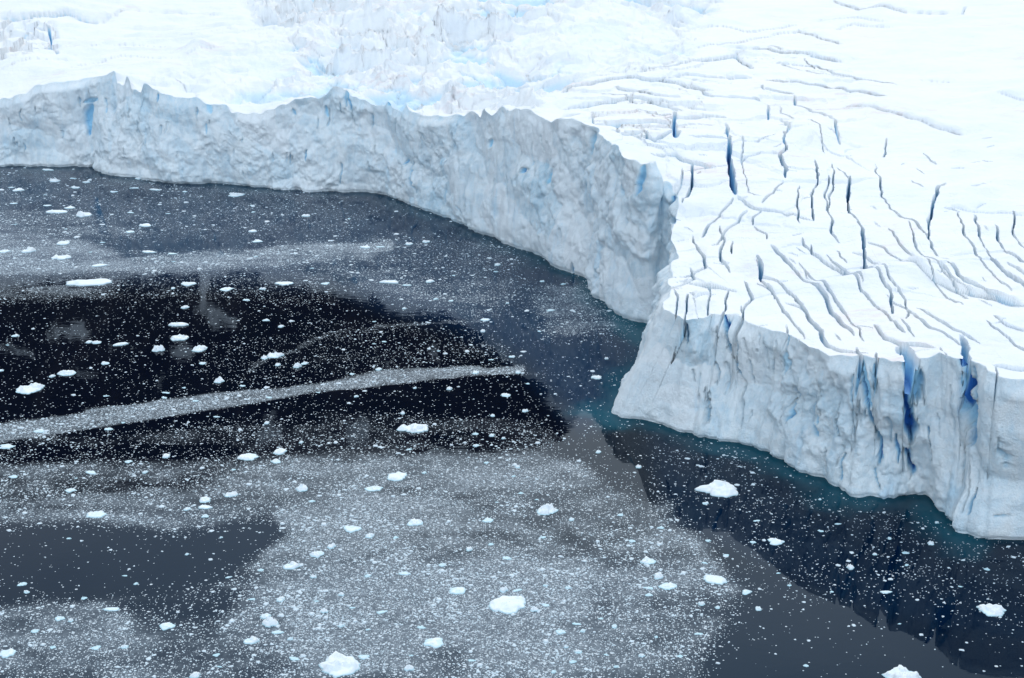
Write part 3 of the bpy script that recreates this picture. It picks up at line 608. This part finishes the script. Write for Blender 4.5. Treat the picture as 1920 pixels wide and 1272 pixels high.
# ------------------------------------------------------------------ floating ice
rng = random.Random(7)
def floe_mesh(seed, kind, nu=26, nr=9):
    """unit floe, about 1 across: a lumpy slab with a ragged outline, base just under water. kind: flat, lump, peak, slab"""
    th = np.linspace(0, 2 * np.pi, nu, endpoint=False)
    asp = {'flat': .62, 'lump': .7, 'peak': .75, 'slab': .34}[kind]; hgt = {'flat': .09, 'lump': .15, 'peak': .20, 'slab': .05}[kind]
    rad = .42 * (1 + .30 * fbm(seed, np.cos(th) * 1.3 + 5, np.sin(th) * 1.3 + 5, o=3) + .10 * vn(seed + 5, np.cos(th) * 5 + 9, np.sin(th) * 5 + 9))
    V = []; rings = [(1.0, -.14), (1.06, 0.004), (1.0, .03)] + [(1 - k / nr, None) for k in range(1, nr)]
    for f, zz in rings:
        x = rad * f * np.cos(th); y = rad * f * np.sin(th) * asp
        if zz is None:
            e = (1 - f)
            n_ = fbm(seed + 9, x * 5 + 3, y * 7 + 3, o=4)
            env = min(1, e * 5) ** .6
            zz = hgt * env * (.62 + .75 * n_ + (.9 * e if kind == 'peak' else .15 * e))
            zz = np.maximum(zz, .03 * env + .02)
        V.append(np.stack([x, y, zz + 0 * x], -1))
    V = np.concatenate(V); nrg = len(rings); c = len(V)
    V = np.concatenate([V, [[0, 0, V[(nrg - 1) * nu:, 2].mean() + .01]]])
    T = []
    for r in range(nrg - 1):
        for i in range(nu):
            a, b = r * nu + i, r * nu + (i + 1) % nu; T += [(a, b, b + nu), (a, b + nu, a + nu)]
    for i in range(nu): T.append(((nrg - 1) * nu + i, (nrg - 1) * nu + (i + 1) % nu, c))
    return V, np.array(T)
def put_floe(name, seed, kind, p, wid, rz, label, group=None, hs=1., proto=None):
    if proto is None:
        V, T = floe_mesh(seed, kind, 40 if wid > 4 else 26, 13 if wid > 4 else 9)
        o = mesh(name, V, T, M_FLOE, tri=True)
    else:
        o = proto.copy(); o.name = name; COL.objects.link(o)
    o.location = (p[0], p[1], 0); o.rotation_euler = (0, 0, rz); o.scale = (wid, wid * 1.25, wid * hs)
    o['label'] = label; o['category'] = 'ice floe'
    if group: o['group'] = group
    return o
BIG = [(1350,918,74,'flat',0,1.5,'large white domed ice floe just off the foot of the near ice cliff'),
 (640,1252,92,'lump',.35,.9,'largest white floe, cut by the bottom edge left of centre'),
 (950,1136,74,'flat',.25,1.,'big flat white floe in the grey brash, below centre'),
 (57,730,46,'lump',.4,1.,'ragged white floe in the black water at the far left'),
 (125,700,32,'lump',.3,1.,'lumpy white floe just up and right of the ragged one in the black water'),
 (336,635,36,'flat',.2,1.6,'rounded white floe in black water, lower of a pair one above the other'),
 (336,610,35,'slab',0,2.2,'thin white floe in black water, upper of a pair one above the other'),
 (165,531,80,'slab',.22,1.,'long narrow pale slab of ice along the upper edge of the black water'),
 (778,805,52,'flat',0,1.5,'low white floe with a raised hump, below the lower brash ribbon'),
 (745,895,44,'flat',0,1.1,'flat white floe at the upper edge of the grey brash, right of centre left'),
 (1026,958,36,'peak',0,1.,'pointed white floe in the grey brash, left of the large domed floe'),
 (1340,1088,44,'flat',-.1,1.1,'white wedge shaped floe in the brash below the large domed floe'),
 (1250,1100,35,'flat',.1,1.,'oval flat floe left of the wedge shaped floe'),
 (1215,1053,29,'lump',.3,1.1,'white block with a steep side above the oval flat floe'),
 (1860,1145,45,'lump',-.4,1.,'jagged star shaped floe in dark water near the right edge'),
 (1692,1268,58,'peak',0,.8,'white floe cut by the bottom edge at right, in smooth grey water'),
 (1455,1016,31,'flat',0,1.2,'small irregular floe in dark water below the near ice cliff'),
 (1119,708,21,'flat',0,1.5,'lone white floe in calm blue water left of the headland'),
 (730,530,34,'slab',0,1.7,'white floe with a low back where pale clouds mirror above the black water'),
 (910,600,19,'flat',.2,1.2,'small white floe at the upper right rim of the black water'),
 (442,366,30,'flat',0,1.1,'white floe close under the far ice cliff'),
 (107,398,42,'slab',0,1.4,'long greenish white floe in the far left water'),
 (180,965,40,'flat',0,1.,'flat white floe just above the smooth dark lens at left'),
 (312,1174,31,'flat',0,1.1,'white floe below the smooth dark lens at left'),
 (209,1143,29,'slab',0,1.5,'long white floe along the lower rim of the smooth dark lens'),
 (815,1206,41,'flat',.3,.9,'tapering white floe between the two largest floes at bottom'),
 (465,858,35,'flat',.15,1.2,'white floe at the lower left rim of the black water'),
 (518,866,20,'lump',0,1.2,'bright compact floe right beside the one at the lower rim of the black water'),
 (517,667,29,'lump',.1,1.,'white floe with a broken back, right of centre in the black water'),
 (411,715,20,'peak',0,1.1,'small peaked floe above the lower brash ribbon'),
 (227,646,29,'slab',.25,1.8,'thin tilted white floe left of the pair in black water'),
 (12,838,27,'flat',.1,1.1,'white floe at the left edge under the lower brash ribbon'),
 (12,1225,36,'flat',.2,1.1,'white floe cut by the left edge near the bottom'),
 (42,1096,18,'flat',0,1.3,'small floe lying inside the smooth dark lens at left'),
 (857,1108,29,'flat',.1,1.1,'pale floe up and left of the big flat floe below centre'),
 (777,981,31,'lump',.2,1.,'white rounded floe in the middle of the grey brash'),
 (701,917,30,'flat',0,1.1,'flat floe lower left of the floe at the upper edge of the brash'),
 (386,952,30,'slab',0,1.8,'flat floe, middle of three stacked one below another above the smooth dark lens'),
 (384,938,26,'lump',.3,.9,'rough floe, uppermost of three one below another above the smooth dark lens'),
 (385,968,15,'flat',0,1.4,'small floe, lowest of three one below another above the smooth dark lens'),
 (1594,1065,16,'peak',0,1.3,'little triangular floe in the dark water right of the wedge floe'),
 (1660,1111,21,'slab',.1,1.8,'thin white floe in dark water below the little triangular floe')]
SM = """353,533,26 423,543,25 298,656,24 372,656,32 454,724,11 380,682,14 197,682,15 525,848,26 405,782,14 29,630,14 188,498,30 113,484,34 54,471,25 7,472,20 120,457,26 277,473,28 323,476,17
483,453,18 473,434,17 243,435,17 272,423,24 193,455,11 526,613,13 499,601,13 463,563,14 531,532,36 610,532,16 347,577,15 558,688,15 3,695,12 311,737,15 307,746,11 205,805,16 74,809,20 571,682,14 495,672,14
520,685,13 492,542,12 98,706,12 167,642,13 182,643,17 88,319,25 137,335,13 163,342,15 290,356,20 140,352,18 252,353,17 35,357,20 22,352,13 25,382,15 157,404,27 103,340,20 347,360,9 473,386,9 475,398,8
573,405,16 260,335,16 132,390,20 88,386,16 213,360,14 245,399,13 315,401,9 763,535,16 806,528,16 713,463,15 767,458,14 686,464,20 932,497,14 799,454,14 1034,582,15 1137,673,9 949,742,18 892,699,15 842,730,12
971,699,13 710,693,13 660,702,10 959,669,12 905,622,11 985,771,12 923,780,10 892,814,13 922,817,12 1122,848,12 768,843,13 701,645,9 721,641,9 921,675,10 929,510,8 851,517,7 817,561,10 758,579,9 1017,528,10 1056,533,10
565,917,25 131,920,20 172,887,25 240,866,15 312,856,17 25,894,17 916,976,22 660,992,32 692,1006,20 595,1040,25 622,1025,17 547,1062,30 760,1076,24 952,1047,17 111,1160,20 66,1184,16 507,1170,28 498,1156,20 522,1186,24
472,1202,28 545,1198,13 716,1148,20 791,1177,18 639,1174,14 608,1147,14 682,1232,20 767,1254,17 367,1267,20 550,1235,22 180,1215,17 157,1122,12 50,1111,12 234,1080,10 586,940,12 432,928,24 472,1124,14 525,1125,20
351,955,14 945,1107,16 1419,977,13 1411,1017,12 1538,996,11 1570,983,14 1745,1020,14 1216,1103,18 1235,1081,20 1851,1068,12 1310,1189,15 1422,1142,15 1400,1111,20 1164,966,12 1017,1008,12 1322,944,12 1537,937,8
970,1107,17 1081,1170,16 1085,1223,14 1075,1241,14 1038,1260,11 1137,1228,10 1316,1133,14 1345,1140,12 1002,1144,14 1022,1135,14 1127,1160,12 1152,1175,13 1155,1250,10 1050,1185,20 1230,1195,9 1322,1056,12
977,925,10 1362,1042,12 1687,1170,8 1757,980,10 130,1010,9 350,1040,9 415,1008,8 255,1095,9 1460,1075,9 1480,1098,8 1700,1060,8 1640,1040,8 1800,1100,9 1560,1110,8 1240,990,13 880,1030,14 830,1060,15 690,1080,13"""
SM = [tuple(map(float, t.split(','))) for t in SM.split()]
wp = lambda u, v: at_z(u, v, 0.)
def metres(u, v, wpx):
    p = at_z(u, v, 0.); dep = p[1] * CP + H * SP; return wpx / F * dep
for i, (u, v, wpx, kd, rz, hs, lab) in enumerate(BIG):
    put_floe('ice_floe', 1000 + i * 31, kd, wp(u, v), metres(u, v, wpx) * 1.1, rz, lab, hs=hs * .85)
def region(u, v):
    if v < 440 and u < 700: return 0
    if v < 520 and u < 720: return 1
    if inpoly(np.array([u]), np.array([v]), [(-50,520),(620,530),(840,575),(985,680),(1075,810),(1040,838),(560,850),(-50,880)])[0]: return 2
    if v < 860 and u > 600: return 3
    if u > 1215 and v < 1190 and v < 900 + (u - 1215) * 1.1 + 60: return 5
    if u < 520 and 975 < v < 1125: return 6
    return 4
RN = ['in the blue water beneath the far ice cliff', 'along the pale upper brash ribbon at left', 'in the black mirrored mountain at left', 'in the open blue bay between the cliffs',
      'in the grey speckled brash of the foreground', 'in the dark water below the near ice cliff', 'inside the smooth dark lens of water at left']
gen = []
occ = [(b[0], b[1], b[2]) for b in BIG] + SM
tries = 0
while len(gen) + len(SM) + len(BIG) < 292 and tries < 20000:
    tries += 1
    u, v = rng.uniform(5, 1915), 320 + 950 * rng.random() ** .8
    p = wp(u, v); c_ = float(cover(np.array([p[0]]), np.array([p[1]]))[0])
    if rng.random() > .15 + c_: continue
    if inpoly(np.array([u]), np.array([v - 6.]), [tuple(s[:2]) for s in ST] + [(3000, -500), (-1000, -500)])[0]: continue
    if any(abs(u - a) < (b_ + 14) * .6 and abs(v - b) < (b_ + 14) * .4 for a, b, b_ in occ): continue
    wpx = rng.uniform(7, 12) * (.7 + .6 * (v - 300) / 950); gen.append((u, v, wpx)); occ.append((u, v, wpx))
protos = {}
for i, (u, v, wpx) in enumerate(SM + gen):
    kd = rng.choice(['flat', 'flat', 'lump', 'lump', 'peak', 'slab'] if v > 560 else ['flat', 'slab', 'lump', 'flat'])
    key = (kd, rng.randrange(4)); W_ = metres(u, v, wpx) * 1.08
    r = region(u, v); size = 'small' if wpx < 18 else 'medium sized'
    lab = size + ' white ice floe ' + RN[r]
    o = put_floe('ice_floe', 3000 + i * 17, kd, wp(u, v), W_, rng.uniform(-.45, .45) + (math.pi if rng.random() < .5 else 0), lab, group=size + ' floes ' + RN[r], hs=rng.uniform(.9, 1.3), proto=protos.get(key))
    protos.setdefault(key, o)

# brash: tens of thousands of crumbs, one object
nr = np.random.default_rng(11)
def scatter(n, smin, smax, k, gate):
    # even over the visible water, thinned by the local cover
    u = nr.uniform(-60, 1980, n); v = 300 + 990 * nr.random(n) ; p = at_z(u, v, 0.)
    c_ = cover(p[:, 0], p[:, 1]); keep = nr.random(n) < gate(c_, p[:, 0], p[:, 1]); p = p[keep]
    inw = ~inpoly(p[:, 0], p[:, 1], WPOLY + [(2500, 300), (5000, 6000), (-5000, 6000), (-2500, 900)])
    p = p[inw]; m = len(p); px = smin + (smax - smin) * nr.random(m) ** k
    dep = p[:, 1] * CP + H * SP
    s = px / F * dep; return p[:, 0], p[:, 1], s
def clump(x, y, lo=-.1): return ss(lo, .75, fbm(531, x / 7, y / 4.5, o=4, g=.6) + .35 * fbm(532, x / 30, y / 18, o=2))
parts_ = [scatter(165000, 1.4, 3.8, 1.7, lambda c, x, y: c ** 1.15 * (.45 + .75 * clump(x, y, -.4))), scatter(26000, 3.2, 7, 2.2, lambda c, x, y: c * (.25 + 1.1 * clump(x, y))), scatter(9000, 5, 13, 2.4, lambda c, x, y: c * 1.3 * clump(x, y, -.2) + .03)]
bx, by, bs = [np.concatenate([q[i] for q in parts_]) for i in range(3)]
nb = len(bx); K = 6
ang = (np.arange(K) / K * 2 * np.pi)[None] + nr.uniform(-.35, .35, (nb, K)) + nr.uniform(0, 6, (nb, 1))
rr = .5 * bs[:, None] * nr.uniform(.65, 1.2, (nb, K)); st_ = nr.uniform(.55, 1.0, (nb, 1))
rot = nr.uniform(-.5, .5, (nb, 1))
ex, ey = rr * np.cos(ang), rr * np.sin(ang) * st_
rx, ry = ex * np.cos(rot) - ey * np.sin(rot), ex * np.sin(rot) + ey * np.cos(rot)
hh = bs * nr.uniform(.06, .22, nb)
ring0 = np.stack([bx[:, None] + rx, by[:, None] + ry, 0 * rx - .03], -1)
ring1 = np.stack([bx[:, None] + rx * .8, by[:, None] + ry * .8, hh[:, None] * nr.uniform(.4, 1.0, (nb, K))], -1)
cen = np.stack([bx, by, hh * 1.15], -1)[:, None]
V = np.concatenate([ring0, ring1, cen], 1); base_i = (np.arange(nb) * (2 * K + 1))[:, None, None]
tr = []
for i in range(K):
    j = (i + 1) % K; tr += [(i, j, K + j), (i, K + j, K + i), (K + i, K + j, 2 * K)]
T = (base_i + np.array(tr)[None]).reshape(-1, 3)
o = mesh('brash_ice', V.reshape(-1, 3), T, M_BRASH, kind='stuff', tri=True)
o['label'] = 'fine white brash ice crumbs scattered over the dark water'; o['category'] = 'brash ice'
print('brash', nb)
